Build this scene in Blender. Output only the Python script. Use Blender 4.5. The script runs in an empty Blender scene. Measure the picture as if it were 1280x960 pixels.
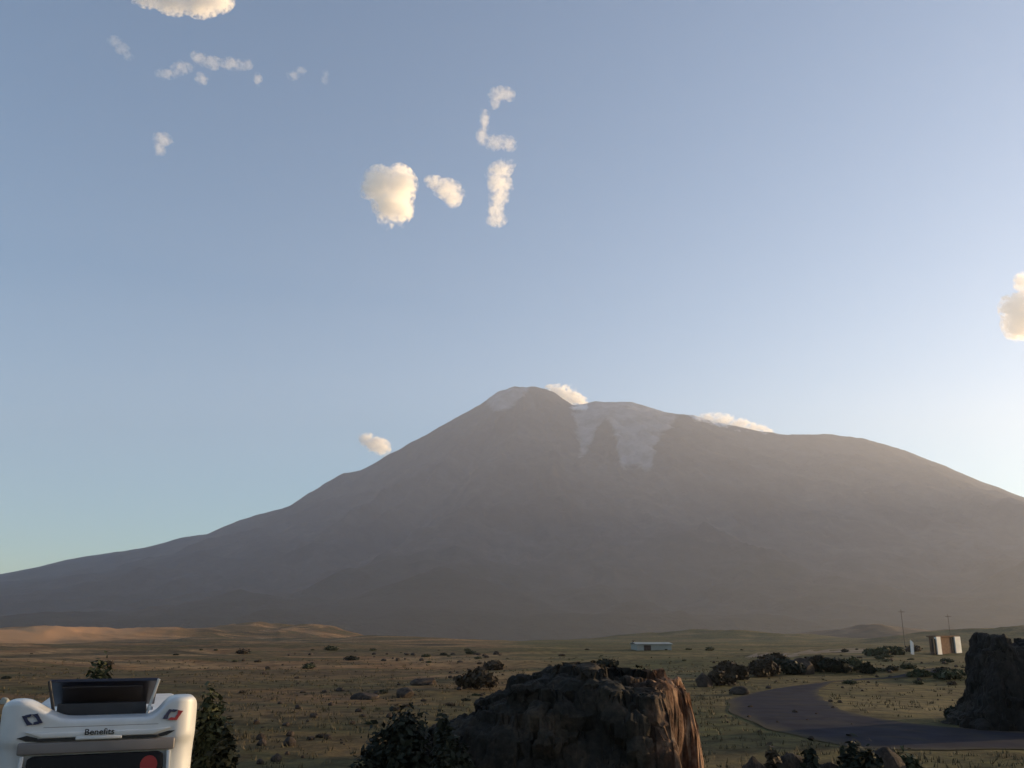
import bpy, bmesh, math, random
import numpy as np
from mathutils import Vector, Matrix

scn = bpy.context.scene
COL = scn.collection
R = math.radians

# ------------------------------------------------------------------ camera
CAM_Z = 3.9
FPX = 1108.0
PITCH = R(15.6)
cd = bpy.data.cameras.new('camera')
cd.sensor_width = 36.0
cd.lens = 36.0 * FPX / 1280.0
cd.clip_start = 0.1
cd.clip_end = 120000.0
cam = bpy.data.objects.new('camera', cd)
COL.objects.link(cam)
cam.location = (0, 0, CAM_Z)
cam.rotation_euler = (R(90) + PITCH, 0, 0)
scn.camera = cam

# ------------------------------------------------------------------ world, sun, exposure
SUN_AZ, SUN_EL = R(67), R(5.6)
w = bpy.data.worlds.new('World')
scn.world = w
w.use_nodes = True
wn = w.node_tree
bg = wn.nodes['Background']
sky = wn.nodes.new('ShaderNodeTexSky')
sky.sky_type = 'NISHITA'
sky.sun_disc = False
sky.sun_elevation = SUN_EL
sky.sun_rotation = SUN_AZ
sky.altitude = 1500
sky.air_density = 1.0
sky.dust_density = 1.6
sky.ozone_density = 1.9
wn.links.new(sky.outputs[0], bg.inputs[0])
bg.inputs[1].default_value = 0.15

sd = bpy.data.lights.new('sun', 'SUN')
sd.energy = 5.0
sd.angle = R(0.5)
sd.color = (1.0, 0.70, 0.38)
sun = bpy.data.objects.new('sun', sd)
COL.objects.link(sun)
SUN_DIR = Vector((math.sin(SUN_AZ) * math.cos(SUN_EL), math.cos(SUN_AZ) * math.cos(SUN_EL), math.sin(SUN_EL)))
sun.rotation_euler = SUN_DIR.to_track_quat('Z', 'Y').to_euler()
sun.location = (50, 20, 40)

scn.view_settings.view_transform = 'Standard'
scn.view_settings.look = 'None'
scn.view_settings.gamma = 1.0
scn.view_settings.exposure = 1.03
scn.view_settings.use_curve_mapping = False
scn.cycles.volume_bounces = 10
scn.cycles.max_bounces = 12
scn.cycles.use_denoising = True

# ------------------------------------------------------------------ numpy noise
def _hash(ix, iy, seed):
    h = (ix.astype(np.int64) * 374761393 + iy.astype(np.int64) * 668265263 + seed * 974711) & 0xffffffff
    h = ((h ^ (h >> 13)) * 1274126177) & 0xffffffff
    h = h ^ (h >> 16)
    return (h & 0xffff) / 65535.0

def vnoise(x, y, seed=0):
    x = np.asarray(x, float); y = np.asarray(y, float)
    ix = np.floor(x); iy = np.floor(y)
    fx = x - ix; fy = y - iy
    fx = fx * fx * fx * (fx * (fx * 6 - 15) + 10); fy = fy * fy * fy * (fy * (fy * 6 - 15) + 10)
    a = _hash(ix, iy, seed); b = _hash(ix + 1, iy, seed); c = _hash(ix, iy + 1, seed); d = _hash(ix + 1, iy + 1, seed)
    return (a * (1 - fx) + b * fx) * (1 - fy) + (c * (1 - fx) + d * fx) * fy

def fbm(x, y, seed=0, octv=5, gain=0.5):
    s = 0; a = 1; n = 0
    for i in range(octv):
        s = s + a * (vnoise(x, y, seed + i * 17) * 2 - 1); n += a
        a *= gain
        x = x * 2.03 + 13.1; y = y * 2.03 + 7.7
    return s / n

def ridged(x, y, seed=0, octv=5):
    s = 0; a = 1; n = 0
    for i in range(octv):
        s = s + a * (1 - np.abs(vnoise(x, y, seed + i * 17) * 2 - 1)); n += a
        a *= 0.5
        x = x * 2.03 + 3.1; y = y * 2.03 + 5.7
    return s / n

def sstep(a, b, x):
    t = np.clip((np.asarray(x, float) - a) / (b - a), 0, 1)
    return t * t * (3 - 2 * t)

def n3(p, seed):
    # cheap three-axis noise for rocks
    x, y, z = p[:, 0], p[:, 1], p[:, 2]
    return (fbm(x + z * 0.7, y - z * 0.6, seed, 4) + fbm(y + 11, z + x * 0.5, seed + 5, 4) + fbm(z - 4, x - y * 0.4, seed + 9, 4)) / 1.8

# ------------------------------------------------------------------ pixel (1280 x 960 photo) to place
CP, SP = math.cos(PITCH), math.sin(PITCH)
def ray(px, py):
    u = px - 640.0; v = 480.0 - py
    return (u, FPX * CP - v * SP, FPX * SP + v * CP)
def at_depth(px, py, Y):
    d = ray(px, py)
    return Vector((d[0] * Y / d[1], Y, CAM_Z + d[2] * Y / d[1]))
def project(x, y, z):
    zz = z - CAM_Z
    dep = y * CP + zz * SP
    up = -y * SP + zz * CP
    return 640 + FPX * x / dep, 480 - FPX * up / dep

# ------------------------------------------------------------------ ground height
HILLS = []
def add_hill(px, py, Y, sx, sy):
    p = at_depth(px, py, Y)
    HILLS.append((p.x, p.y, p.z, sx, sy))
add_hill(30, 786, 820, 130, 90)
add_hill(310, 779, 1150, 120, 140)
add_hill(200, 792, 900, 120, 60)
add_hill(400, 786, 1000, 60, 90)
add_hill(1105, 783, 1350, 190, 150)
add_hill(890, 788, 1000, 170, 200)
add_hill(1300, 780, 700, 110, 120)

add_hill(150, 803, 400, 150, 60)
add_hill(360, 796, 640, 150, 80)
add_hill(520, 808, 280, 60, 42)
add_hill(640, 812, 240, 40, 30)
add_hill(420, 838, 105, 16, 14)
add_hill(240, 824, 140, 34, 18)
add_hill(500, 822, 175, 40, 20)
add_hill(980, 826, 130, 26, 16)
add_hill(1110, 834, 95, 16, 12)
add_hill(1175, 816, 190, 55, 48)
add_hill(900, 806, 420, 110, 70)

def gz0(x, y):
    r = np.sqrt(x * x + y * y)
    z = 2.1 * np.exp(-(x * x + (y + 1.0) ** 2) / 3.2 ** 2)
    amp = sstep(14, 60, r)
    road = np.exp(-(((x - 17) / 16.0) ** 2 + ((y - 42) / 26.0) ** 2))
    z = z + fbm(x / 17.0, y / 17.0, 3, 4) * 0.38 * amp * (1 - 0.9 * road) + fbm(x / 70.0, y / 70.0, 5, 4) * 1.5 * amp * (1 - 0.9 * road)
    z = z + fbm(x / 260.0, y / 260.0, 8, 5) * 4.0 * sstep(130, 480, r)
    z = z - 0.0145 * np.clip(r - 250, 0, 2600)
    return z
for i_, (hx, hy, hz, sx, sy) in enumerate(HILLS):
    HILLS[i_] = (hx, hy, hz - float(gz0(np.array([hx]), np.array([hy]))[0]), sx, sy)
def gz(x, y):
    x = np.asarray(x, float); y = np.asarray(y, float)
    z = gz0(x, y)
    for hx, hy, hz, sx, sy in HILLS:
        dd = ((x - hx) / sx) ** 2 + ((y - hy) / sy) ** 2
        m = dd < 9
        if m.any():
            xm = x[m]; ym = y[m]
            z[m] = z[m] + hz * np.exp(-dd[m]) * (0.97 + 0.25 * fbm(xm / 40.0, ym / 40.0, 21, 4))
    return z
def gz1(x, y):
    return float(gz(np.array([x]), np.array([y]))[0])
def on_ground(px, py, tmax=4000):
    d = ray(px, py)
    Y = np.exp(np.linspace(math.log(6), math.log(tmax), 3000))
    X = d[0] * Y / d[1]; Z = CAM_Z + d[2] * Y / d[1]
    below = Z < gz(X, Y)
    i = int(np.argmax(below)) if below.any() else len(Y) - 1
    return Vector((X[i], Y[i], gz1(X[i], Y[i])))

# ------------------------------------------------------------------ materials
def new_mat(name):
    m = bpy.data.materials.new(name)
    m.use_nodes = True
    nt = m.node_tree
    return m, nt, nt.nodes['Principled BSDF'], nt.nodes, nt.links

def plain(name, col, rough=0.6, metal=0.0, var=0.12, scale=6.0, bump=0.0, spec=0.4, coat=0.0):
    m, nt, b, N, L = new_mat(name)
    tc = N.new('ShaderNodeTexCoord')
    no = N.new('ShaderNodeTexNoise'); no.inputs['Scale'].default_value = scale; no.inputs['Detail'].default_value = 6
    L.new(tc.outputs['Object'], no.inputs['Vector'])
    rp = N.new('ShaderNodeValToRGB')
    rp.color_ramp.elements[0].position = 0.3; rp.color_ramp.elements[1].position = 0.72
    rp.color_ramp.elements[0].color = tuple(c * (1 - var) for c in col) + (1,)
    rp.color_ramp.elements[1].color = tuple(min(1, c * (1 + var)) for c in col) + (1,)
    L.new(no.outputs[0], rp.inputs[0]); L.new(rp.outputs[0], b.inputs['Base Color'])
    b.inputs['Roughness'].default_value = rough; b.inputs['Metallic'].default_value = metal
    b.inputs['Specular IOR Level'].default_value = spec
    b.inputs['Coat Weight'].default_value = coat
    if bump:
        bp = N.new('ShaderNodeBump'); bp.inputs['Strength'].default_value = bump
        L.new(no.outputs[0], bp.inputs['Height']); L.new(bp.outputs[0], b.inputs['Normal'])
    return m

def ramp(N, stops):
    r = N.new('ShaderNodeValToRGB')
    e = r.color_ramp.elements
    e[0].position, e[0].color = stops[0][0], stops[0][1] + (1,)
    e[1].position, e[1].color = stops[-1][0], stops[-1][1] + (1,)
    for p, c in stops[1:-1]:
        k = e.new(p); k.color = c + (1,)
    return r

def noise(N, L, vec, scale, detail=6, rough=0.55, dist=0.0):
    n = N.new('ShaderNodeTexNoise')
    n.inputs['Scale'].default_value = scale; n.inputs['Detail'].default_value = detail
    n.inputs['Roughness'].default_value = rough; n.inputs['Distortion'].default_value = dist
    L.new(vec, n.inputs['Vector'])
    return n

def mix(N, L, fac, a, b, mode='MIX'):
    m = N.new('ShaderNodeMix'); m.data_type = 'RGBA'; m.blend_type = mode
    for s, v in ((m.inputs[0], fac), (m.inputs[6], a), (m.inputs[7], b)):
        if hasattr(v, 'is_output'): L.new(v, s)
        elif isinstance(v, tuple): s.default_value = v + (1,)
        else: s.default_value = v
    return m.outputs[2]

def ground_mat():
    m, nt, b, N, L = new_mat('dry steppe')
    g = N.new('ShaderNodeNewGeometry')
    P = g.outputs['Position']
    big = noise(N, L, P, 0.012, 7, 0.6, 0.6)
    mid = noise(N, L, P, 0.07, 7, 0.62, 0.4)
    sml = noise(N, L, P, 0.6, 8, 0.65)
    fin = noise(N, L, P, 4.0, 6, 0.7)
    c1 = ramp(N, [(0.38, (0.022, 0.016, 0.011)), (0.45, (0.07, 0.05, 0.03)), (0.51, (0.035, 0.034, 0.015)), (0.56, (0.08, 0.055, 0.033)), (0.63, (0.13, 0.1, 0.06))])
    L.new(mid.outputs[0], c1.inputs[0])
    c2 = ramp(N, [(0.40, (0.028, 0.032, 0.013)), (0.5, (0.062, 0.05, 0.028)), (0.6, (0.085, 0.052, 0.032))])
    L.new(big.outputs[0], c2.inputs[0])
    # stretched bands of bare earth, straw and darker scrub
    mp = N.new('ShaderNodeMapping'); mp.inputs['Scale'].default_value = (0.5, 1.0, 1.0); mp.inputs['Rotation'].default_value = (0, 0, 0.25)
    L.new(P, mp.inputs[0])
    band = noise(N, L, mp.outputs[0], 0.022, 4, 0.5, 0.7)
    cb = ramp(N, [(0.32, (0.022, 0.017, 0.012)), (0.41, (0.085, 0.06, 0.033)), (0.47, (0.042, 0.04, 0.018)), (0.53, (0.125, 0.073, 0.04)), (0.58, (0.21, 0.145, 0.085)), (0.63, (0.04, 0.033, 0.02)), (0.72, (0.12, 0.08, 0.045))])
    L.new(band.outputs[0], cb.inputs[0])
    cc = mix(N, L, 0.4, c1.outputs[0], c2.outputs[0])
    cc = mix(N, L, 0.72, cc, cb.outputs[0])
    sx0 = N.new('ShaderNodeSeparateXYZ'); L.new(P, sx0.inputs[0])
    gr = N.new('ShaderNodeMapRange'); L.new(sx0.outputs['X'], gr.inputs[0]); gr.inputs[1].default_value = -10; gr.inputs[2].default_value = 9
    cc = mix(N, L, gr.outputs[0], cc, mix(N, L, 0.65, cc, (0.038, 0.045, 0.019)))
    c3 = ramp(N, [(0.36, (0.5, 0.46, 0.4)), (0.5, (1, 1, 1)), (0.66, (1.5, 1.42, 1.2))])
    L.new(sml.outputs[0], c3.inputs[0])
    cc = mix(N, L, 1.0, cc, c3.outputs[0], 'MULTIPLY')
    c4 = ramp(N, [(0.3, (0.7, 0.68, 0.66)), (0.7, (1.3, 1.3, 1.25))])
    L.new(fin.outputs[0], c4.inputs[0])
    cc = mix(N, L, 1.0, cc, c4.outputs[0], 'MULTIPLY')
    # ochre bare slopes far off to the left
    sx = N.new('ShaderNodeSeparateXYZ'); L.new(P, sx.inputs[0])
    mr = N.new('ShaderNodeMapRange'); L.new(sx.outputs['Y'], mr.inputs[0])
    mr.inputs[1].default_value = 560; mr.inputs[2].default_value = 760
    mx = N.new('ShaderNodeMapRange'); L.new(sx.outputs['X'], mx.inputs[0])
    mx.inputs[1].default_value = -280; mx.inputs[2].default_value = -380
    mm = N.new('ShaderNodeMath'); mm.operation = 'MULTIPLY'
    my = N.new('ShaderNodeMapRange'); L.new(sx.outputs['Y'], my.inputs[0]); my.inputs[1].default_value = 1060; my.inputs[2].default_value = 900
    my.inputs[3].default_value = 0.35
    mq = N.new('ShaderNodeMath'); mq.operation = 'MULTIPLY'; L.new(mr.outputs[0], mq.inputs[0]); L.new(my.outputs[0], mq.inputs[1])
    ob = N.new('ShaderNodeMapRange'); L.new(band.outputs[0], ob.inputs[0]); ob.inputs[1].default_value = 0.36; ob.inputs[2].default_value = 0.52; ob.inputs[3].default_value = 0.45; ob.inputs[4].default_value = 0.95
    mw = N.new('ShaderNodeMath'); mw.operation = 'MULTIPLY'; L.new(mq.outputs[0], mw.inputs[0]); L.new(ob.outputs[0], mw.inputs[1])
    L.new(mw.outputs[0], mm.inputs[0]); L.new(mx.outputs[0], mm.inputs[1])
    cc = mix(N, L, mm.outputs[0], cc, (0.33, 0.19, 0.10))
    cc = mix(N, L, 1.0, cc, (1.55, 1.42, 1.22), 'MULTIPLY')
    # reddish bare mounds far off to the right
    mr2 = N.new('ShaderNodeMapRange'); L.new(sx.outputs['Y'], mr2.inputs[0]); mr2.inputs[1].default_value = 850; mr2.inputs[2].default_value = 1050
    mx2 = N.new('ShaderNodeMapRange'); L.new(sx.outputs['X'], mx2.inputs[0]); mx2.inputs[1].default_value = 330; mx2.inputs[2].default_value = 430
    m2 = N.new('ShaderNodeMath'); m2.operation = 'MULTIPLY'; L.new(mr2.outputs[0], m2.inputs[0]); L.new(mx2.outputs[0], m2.inputs[1])
    m3 = N.new('ShaderNodeMath'); m3.operation = 'MULTIPLY'; L.new(m2.outputs[0], m3.inputs[0]); m3.inputs[1].default_value = 0.75
    cc = mix(N, L, m3.outputs[0], cc, mix(N, L, 0.5, cb.outputs[0], (0.16, 0.10, 0.075)))
    L.new(cc, b.inputs['Base Color'])
    b.inputs['Roughness'].default_value = 0.95; b.inputs['Specular IOR Level'].default_value = 0.1
    bp = N.new('ShaderNodeBump'); bp.inputs['Strength'].default_value = 0.6; bp.inputs['Distance'].default_value = 0.25
    L.new(sml.outputs[0], bp.inputs['Height'])
    bp2 = N.new('ShaderNodeBump'); bp2.inputs['Strength'].default_value = 0.5; bp2.inputs['Distance'].default_value = 0.05
    L.new(fin.outputs[0], bp2.inputs['Height']); L.new(bp.outputs[0], bp2.inputs['Normal'])
    L.new(bp2.outputs[0], b.inputs['Normal'])
    return m

def mountain_mat():
    m, nt, b, N, L = new_mat('volcanic slope')
    g = N.new('ShaderNodeNewGeometry'); P = g.outputs['Position']
    big = noise(N, L, P, 0.0011, 8, 0.6, 0.8)
    sml = noise(N, L, P, 0.009, 8, 0.65)
    c = ramp(N, [(0.38, (0.018, 0.017, 0.017)), (0.5, (0.035, 0.032, 0.031)), (0.62, (0.06, 0.053, 0.05))])
    L.new(big.outputs[0], c.inputs[0])
    c2 = ramp(N, [(0.35, (0.65, 0.65, 0.65)), (0.65, (1.3, 1.27, 1.22))])
    L.new(sml.outputs[0], c2.inputs[0])
    cc = mix(N, L, 1.0, c.outputs[0], c2.outputs[0], 'MULTIPLY')
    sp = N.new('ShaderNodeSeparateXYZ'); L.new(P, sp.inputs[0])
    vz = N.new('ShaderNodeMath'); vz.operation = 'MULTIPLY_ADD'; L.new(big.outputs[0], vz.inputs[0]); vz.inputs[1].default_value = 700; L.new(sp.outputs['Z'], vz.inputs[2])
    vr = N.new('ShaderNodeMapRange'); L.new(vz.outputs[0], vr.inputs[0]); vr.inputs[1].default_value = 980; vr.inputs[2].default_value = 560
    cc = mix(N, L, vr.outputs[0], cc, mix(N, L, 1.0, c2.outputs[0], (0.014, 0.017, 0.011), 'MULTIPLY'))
    at = N.new('ShaderNodeAttribute'); at.attribute_name = 'snow'
    sn = noise(N, L, P, 0.006, 9, 0.68)
    ad = N.new('ShaderNodeMath'); ad.operation = 'MULTIPLY_ADD'
    L.new(sn.outputs[0], ad.inputs[0]); ad.inputs[1].default_value = 2.0; L.new(at.outputs['Fac'], ad.inputs[2])
    sr = N.new('ShaderNodeMapRange'); L.new(ad.outputs[0], sr.inputs[0])
    sr.inputs[1].default_value = 1.35; sr.inputs[2].default_value = 2.25
    mz = N.new('ShaderNodeMath'); mz.operation = 'MULTIPLY'
    st = N.new('ShaderNodeMath'); st.operation = 'GREATER_THAN'; st.inputs[1].default_value = 0.02
    L.new(at.outputs['Fac'], st.inputs[0]); L.new(sr.outputs[0], mz.inputs[0]); L.new(st.outputs[0], mz.inputs[1])
    af = N.new('ShaderNodeAttribute'); af.attribute_name = 'sunlit_snow'  # brighter snow colour painted where the snow catches the sun
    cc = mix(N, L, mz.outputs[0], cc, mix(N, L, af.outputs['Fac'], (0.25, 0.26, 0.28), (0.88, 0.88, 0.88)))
    L.new(cc, b.inputs['Base Color'])
    b.inputs['Roughness'].default_value = 0.95; b.inputs['Specular IOR Level'].default_value = 0.05
    bp = N.new('ShaderNodeBump'); bp.inputs['Strength'].default_value = 0.8; bp.inputs['Distance'].default_value = 40
    L.new(sml.outputs[0], bp.inputs['Height']); L.new(bp.outputs[0], b.inputs['Normal'])
    return m

def rock_mat(name, dark, mid, light, scale=1.5):
    m, nt, b, N, L = new_mat(name)
    tc = N.new('ShaderNodeTexCoord'); P = tc.outputs['Object']
    a = noise(N, L, P, scale, 9, 0.65, 0.5)
    c = ramp(N, [(0.34, dark), (0.5, mid), (0.66, light)])
    L.new(a.outputs[0], c.inputs[0])
    f = noise(N, L, P, scale * 9, 6, 0.7)
    c2 = ramp(N, [(0.35, (0.6, 0.6, 0.6)), (0.65, (1.35, 1.35, 1.3))])
    L.new(f.outputs[0], c2.inputs[0])
    L.new(mix(N, L, 1.0, c.outputs[0], c2.outputs[0], 'MULTIPLY'), b.inputs['Base Color'])
    b.inputs['Roughness'].default_value = 0.9; b.inputs['Specular IOR Level'].default_value = 0.2
    bp = N.new('ShaderNodeBump'); bp.inputs['Strength'].default_value = 0.7; bp.inputs['Distance'].default_value = 0.06
    L.new(f.outputs[0], bp.inputs['Height']); L.new(bp.outputs[0], b.inputs['Normal'])
    return m

def leaf_mat(name, c0, c1):
    m, nt, b, N, L = new_mat(name)
    g = N.new('ShaderNodeNewGeometry')
    r = ramp(N, [(0.0, c0), (1.0, c1)])
    L.new(g.outputs['Random Per Island'], r.inputs[0])
    L.new(r.outputs[0], b.inputs['Base Color'])
    b.inputs['Roughness'].default_value = 0.75; b.inputs['Specular IOR Level'].default_value = 0.2
    return m

M = {}
M['ground'] = ground_mat()
M['mountain'] = mountain_mat()
M['asphalt'] = plain('worn asphalt', (0.03, 0.03, 0.04), 0.95, 0, 0.25, 0.8, 0.1, 0.03)
def road_dirt(m):
    nt = m.node_tree; N, L = nt.nodes, nt.links
    b = N['Principled BSDF']; src = b.inputs['Base Color'].links[0].from_socket
    g = N.new('ShaderNodeNewGeometry')
    n1 = noise(N, L, g.outputs['Position'], 0.35, 7, 0.65, 0.5)
    mr = N.new('ShaderNodeMapRange'); L.new(n1.outputs[0], mr.inputs[0]); mr.inputs[1].default_value = 0.5; mr.inputs[2].default_value = 0.72
    at = N.new('ShaderNodeAttribute'); at.attribute_name = 'shoulder'
    ad = N.new('ShaderNodeMath'); ad.operation = 'MULTIPLY_ADD'; L.new(at.outputs['Fac'], ad.inputs[0]); ad.inputs[1].default_value = 1.1; ad.use_clamp = True
    m2 = N.new('ShaderNodeMath'); m2.operation = 'MULTIPLY'; L.new(mr.outputs[0], m2.inputs[0]); m2.inputs[1].default_value = 0.5
    L.new(m2.outputs[0], ad.inputs[2])
    L.new(mix(N, L, ad.outputs[0], src, (0.075, 0.062, 0.042)), b.inputs['Base Color'])
road_dirt(M['asphalt'])
M['dust'] = plain('dusty track', (0.17, 0.13, 0.09), 0.95, 0, 0.2, 0.4, 0.2, 0.1)
M['basalt'] = rock_mat('basalt', (0.022, 0.017, 0.014), (0.048, 0.036, 0.029), (0.085, 0.062, 0.047))
M['outcrop_dark'] = rock_mat('dark basalt outcrop', (0.009, 0.009, 0.008), (0.020, 0.018, 0.016), (0.04, 0.034, 0.028), 0.5)  # darker basalt tones for the outcrop at the right edge
M['outcrop'] = rock_mat('outcrop with painted sunlit side', (0.009, 0.009, 0.008), (0.021, 0.019, 0.015), (0.05, 0.038, 0.027), 0.9)
def paint_sunlit_side(m):  # sunlit right side painted lighter and reddish, shaded side left dark
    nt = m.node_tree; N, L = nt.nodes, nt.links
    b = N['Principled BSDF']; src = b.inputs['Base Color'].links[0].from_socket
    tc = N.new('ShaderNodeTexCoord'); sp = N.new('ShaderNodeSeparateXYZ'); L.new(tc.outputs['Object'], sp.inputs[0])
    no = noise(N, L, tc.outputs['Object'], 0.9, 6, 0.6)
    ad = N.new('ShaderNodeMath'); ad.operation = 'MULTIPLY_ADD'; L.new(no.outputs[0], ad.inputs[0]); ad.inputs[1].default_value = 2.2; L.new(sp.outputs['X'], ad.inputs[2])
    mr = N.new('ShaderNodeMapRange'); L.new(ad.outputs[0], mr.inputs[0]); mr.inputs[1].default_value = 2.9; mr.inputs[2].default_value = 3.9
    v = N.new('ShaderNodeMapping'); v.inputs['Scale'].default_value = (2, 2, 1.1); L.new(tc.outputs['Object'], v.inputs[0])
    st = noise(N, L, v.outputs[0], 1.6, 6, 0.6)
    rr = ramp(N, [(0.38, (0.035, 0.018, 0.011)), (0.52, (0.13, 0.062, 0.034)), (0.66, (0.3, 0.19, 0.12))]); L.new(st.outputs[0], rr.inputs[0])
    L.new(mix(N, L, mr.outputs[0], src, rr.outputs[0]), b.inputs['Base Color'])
paint_sunlit_side(M['outcrop'])
M['leaf_dark'] = leaf_mat('dark evergreen leaf', (0.009, 0.012, 0.007), (0.022, 0.026, 0.015))
M['leaf_olive'] = leaf_mat('olive shrub leaf', (0.025, 0.032, 0.014), (0.06, 0.065, 0.03))
M['leaf_brown'] = leaf_mat('dry brown shrub leaf', (0.03, 0.022, 0.013), (0.07, 0.05, 0.03))
M['bark'] = plain('bark', (0.06, 0.045, 0.033), 0.9, 0, 0.3, 8, 0.3, 0.1)
M['straw'] = leaf_mat('dry grass blade', (0.045, 0.04, 0.02), (0.12, 0.092, 0.05))
M['gel'] = plain('white gelcoat', (0.54, 0.55, 0.55), 0.45, 0, 0.10, 2.2, 0.0, 0.5, 0.2)
M['gel_grey'] = plain('grey trim', (0.17, 0.155, 0.15), 0.5, 0, 0.08, 3)
M['black'] = plain('black rubber', (0.018, 0.018, 0.02), 0.55, 0, 0.2, 5)
M['glass'] = plain('dark tinted glass', (0.008, 0.007, 0.008), 0.25, 0, 0.1, 2, 0, 0.12)
M['panel'] = plain('solar cells', (0.018, 0.02, 0.035), 0.3, 0, 0.2, 8, 0, 0.4)
M['back'] = plain('dull backing sheet', (0.07, 0.065, 0.075), 0.6, 0, 0.2, 3)
M['alu'] = plain('aluminium', (0.62, 0.62, 0.62), 0.35, 0.9, 0.05, 5)
M['navy'] = plain('navy sticker', (0.025, 0.03, 0.07), 0.45, 0, 0.1, 5)
M['red'] = plain('red sticker', (0.32, 0.035, 0.035), 0.45, 0, 0.1, 5)
M['redlens'] = plain('red lens', (0.5, 0.03, 0.03), 0.2, 0, 0.05, 5)
M['plaster'] = plain('white plaster', (0.78, 0.75, 0.68), 0.85, 0, 0.08, 0.8, 0.1, 0.2)
M['brick'] = plain('reddish masonry', (0.17, 0.10, 0.065), 0.9, 0, 0.25, 2.0, 0.2, 0.1)
M['darkwood'] = plain('dark timber', (0.04, 0.03, 0.025), 0.8, 0, 0.3, 3, 0.1, 0.2)
M['sheet'] = plain('pale sheet roof', (0.26, 0.27, 0.24), 0.7, 0, 0.1, 0.5, 0, 0.3)
M['greymetal'] = plain('grey timber pole', (0.1, 0.085, 0.07), 0.85, 0, 0.2, 2, 0.1, 0.2)

# ------------------------------------------------------------------ object helpers
def tag(o, label=None, cat=None, group=None, kind=None):
    if label: o['label'] = label
    if cat: o['category'] = cat
    if group: o['group'] = group
    if kind: o['kind'] = kind
    return o
def link(name, me, mat, parent=None, smooth=False):
    o = bpy.data.objects.new(name, me)
    COL.objects.link(o)
    if mat is not None:
        me.materials.clear(); me.materials.append(mat)
    if parent is not None: o.parent = parent
    if smooth:
        me.polygons.foreach_set('use_smooth', [True] * len(me.polygons))
    return o
def mesh(name, verts, faces):
    me = bpy.data.meshes.new(name)
    me.from_pydata([tuple(v) for v in verts], [], [tuple(f) for f in faces])
    me.update()
    return me
def np_mesh(name, V, F):
    V = np.asarray(V, np.float32); F = np.asarray(F, np.int32)
    me = bpy.data.meshes.new(name)
    k = F.shape[1]
    me.vertices.add(len(V)); me.vertices.foreach_set('co', V.ravel())
    me.loops.add(F.size); me.loops.foreach_set('vertex_index', F.ravel())
    me.polygons.add(len(F)); me.polygons.foreach_set('loop_start', np.arange(0, F.size, k, dtype=np.int32))
    me.update(calc_edges=True)
    me.validate()
    return me
def empty(name, loc, rz=0.0):
    o = bpy.data.objects.new(name, None); COL.objects.link(o)
    o.location = loc; o.rotation_euler = (0, 0, rz); o.empty_display_size = 0.3
    return o
def grid_faces(nr, nc, wrap=False):
    i = np.arange(nr - 1)[:, None]; j = np.arange(nc if wrap else nc - 1)[None, :]
    j2 = (j + 1) % nc
    a = i * nc + j; b = i * nc + j2; c = (i + 1) * nc + j2; d = (i + 1) * nc + j
    return np.stack([a, b, c, d], -1).reshape(-1, 4)
def bm_box(bm, cx, cy, cz, sx, sy, sz, bev=0.0, rot=None):
    r = bmesh.ops.create_cube(bm, size=1.0)
    vs = r['verts']
    mat = Matrix.Translation((cx, cy, cz)) @ (rot.to_4x4() if rot is not None else Matrix.Identity(4)) @ Matrix.Diagonal((sx, sy, sz, 1))
    bmesh.ops.transform(bm, matrix=mat, verts=vs)
    if bev:
        es = list({e for v in vs for e in v.link_edges})
        bmesh.ops.bevel(bm, geom=es, offset=bev, segments=3, affect='EDGES', profile=0.5)
def bm_tube(bm, a, b, r0, r1=None, seg=12):
    r1 = r0 if r1 is None else r1
    a = Vector(a); b = Vector(b); d = b - a
    q = d.to_track_quat('Z', 'Y').to_matrix().to_4x4()
    m = Matrix.Translation((a + b) / 2) @ q
    bmesh.ops.create_cone(bm, cap_ends=True, segments=seg, radius1=r0, radius2=r1, depth=d.length, matrix=m)
def bm_prism(bm, poly, y0, y1, bev=0.0, seg=4):
    # polygon in x,z extruded along y
    v0 = [bm.verts.new((x, y0, z)) for x, z in poly]
    v1 = [bm.verts.new((x, y1, z)) for x, z in poly]
    n = len(poly)
    fs = [bm.faces.new(v0), bm.faces.new(v1[::-1])]
    for i in range(n):
        fs.append(bm.faces.new((v0[i], v1[i], v1[(i + 1) % n], v0[(i + 1) % n])))
    bmesh.ops.recalc_face_normals(bm, faces=fs)
    if bev:
        es = list({e for f in fs for e in f.edges})
        bmesh.ops.bevel(bm, geom=es, offset=bev, segments=seg, affect='EDGES', profile=0.5)
def bm_obj(name, bm, mat, parent=None, smooth=False):
    me = bpy.data.meshes.new(name)
    bm.normal_update()
    bm.to_mesh(me); bm.free()
    o = link(name, me, mat, parent)
    if smooth:
        me.polygons.foreach_set('use_smooth', [True] * len(me.polygons))
        try: me.set_sharp_from_angle(angle=R(35))
        except Exception: pass
    return o
def copy_tree(o, parent=None):
    c = o.copy(); COL.objects.link(c)
    if parent is not None: c.parent = parent
    for ch in list(o.children):
        copy_tree(ch, c)
    return c

# ------------------------------------------------------------------ ground sheet (polar, finer in front)
front = np.arange(-48, 48.01, 0.16)
back = np.arange(51, 309.1, 3.0)
ang = np.radians(np.concatenate([front, back]))
rad = [0.6]
while rad[-1] < 12300:
    rad.append(rad[-1] * (1.016 if rad[-1] > 10 else 1.06))
rad = np.array(rad)
A, RR = np.meshgrid(ang, rad)
GX = RR * np.sin(A); GY = RR * np.cos(A)
GZ = gz(GX, GY)
V = np.stack([GX, GY, GZ], -1).reshape(-1, 3)
F = grid_faces(len(rad), len(ang), True)[:, ::-1]
gme = np_mesh('ground', V, F)
go = link('ground', gme, M['ground'], None, True); tag(go, kind='structure')
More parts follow.
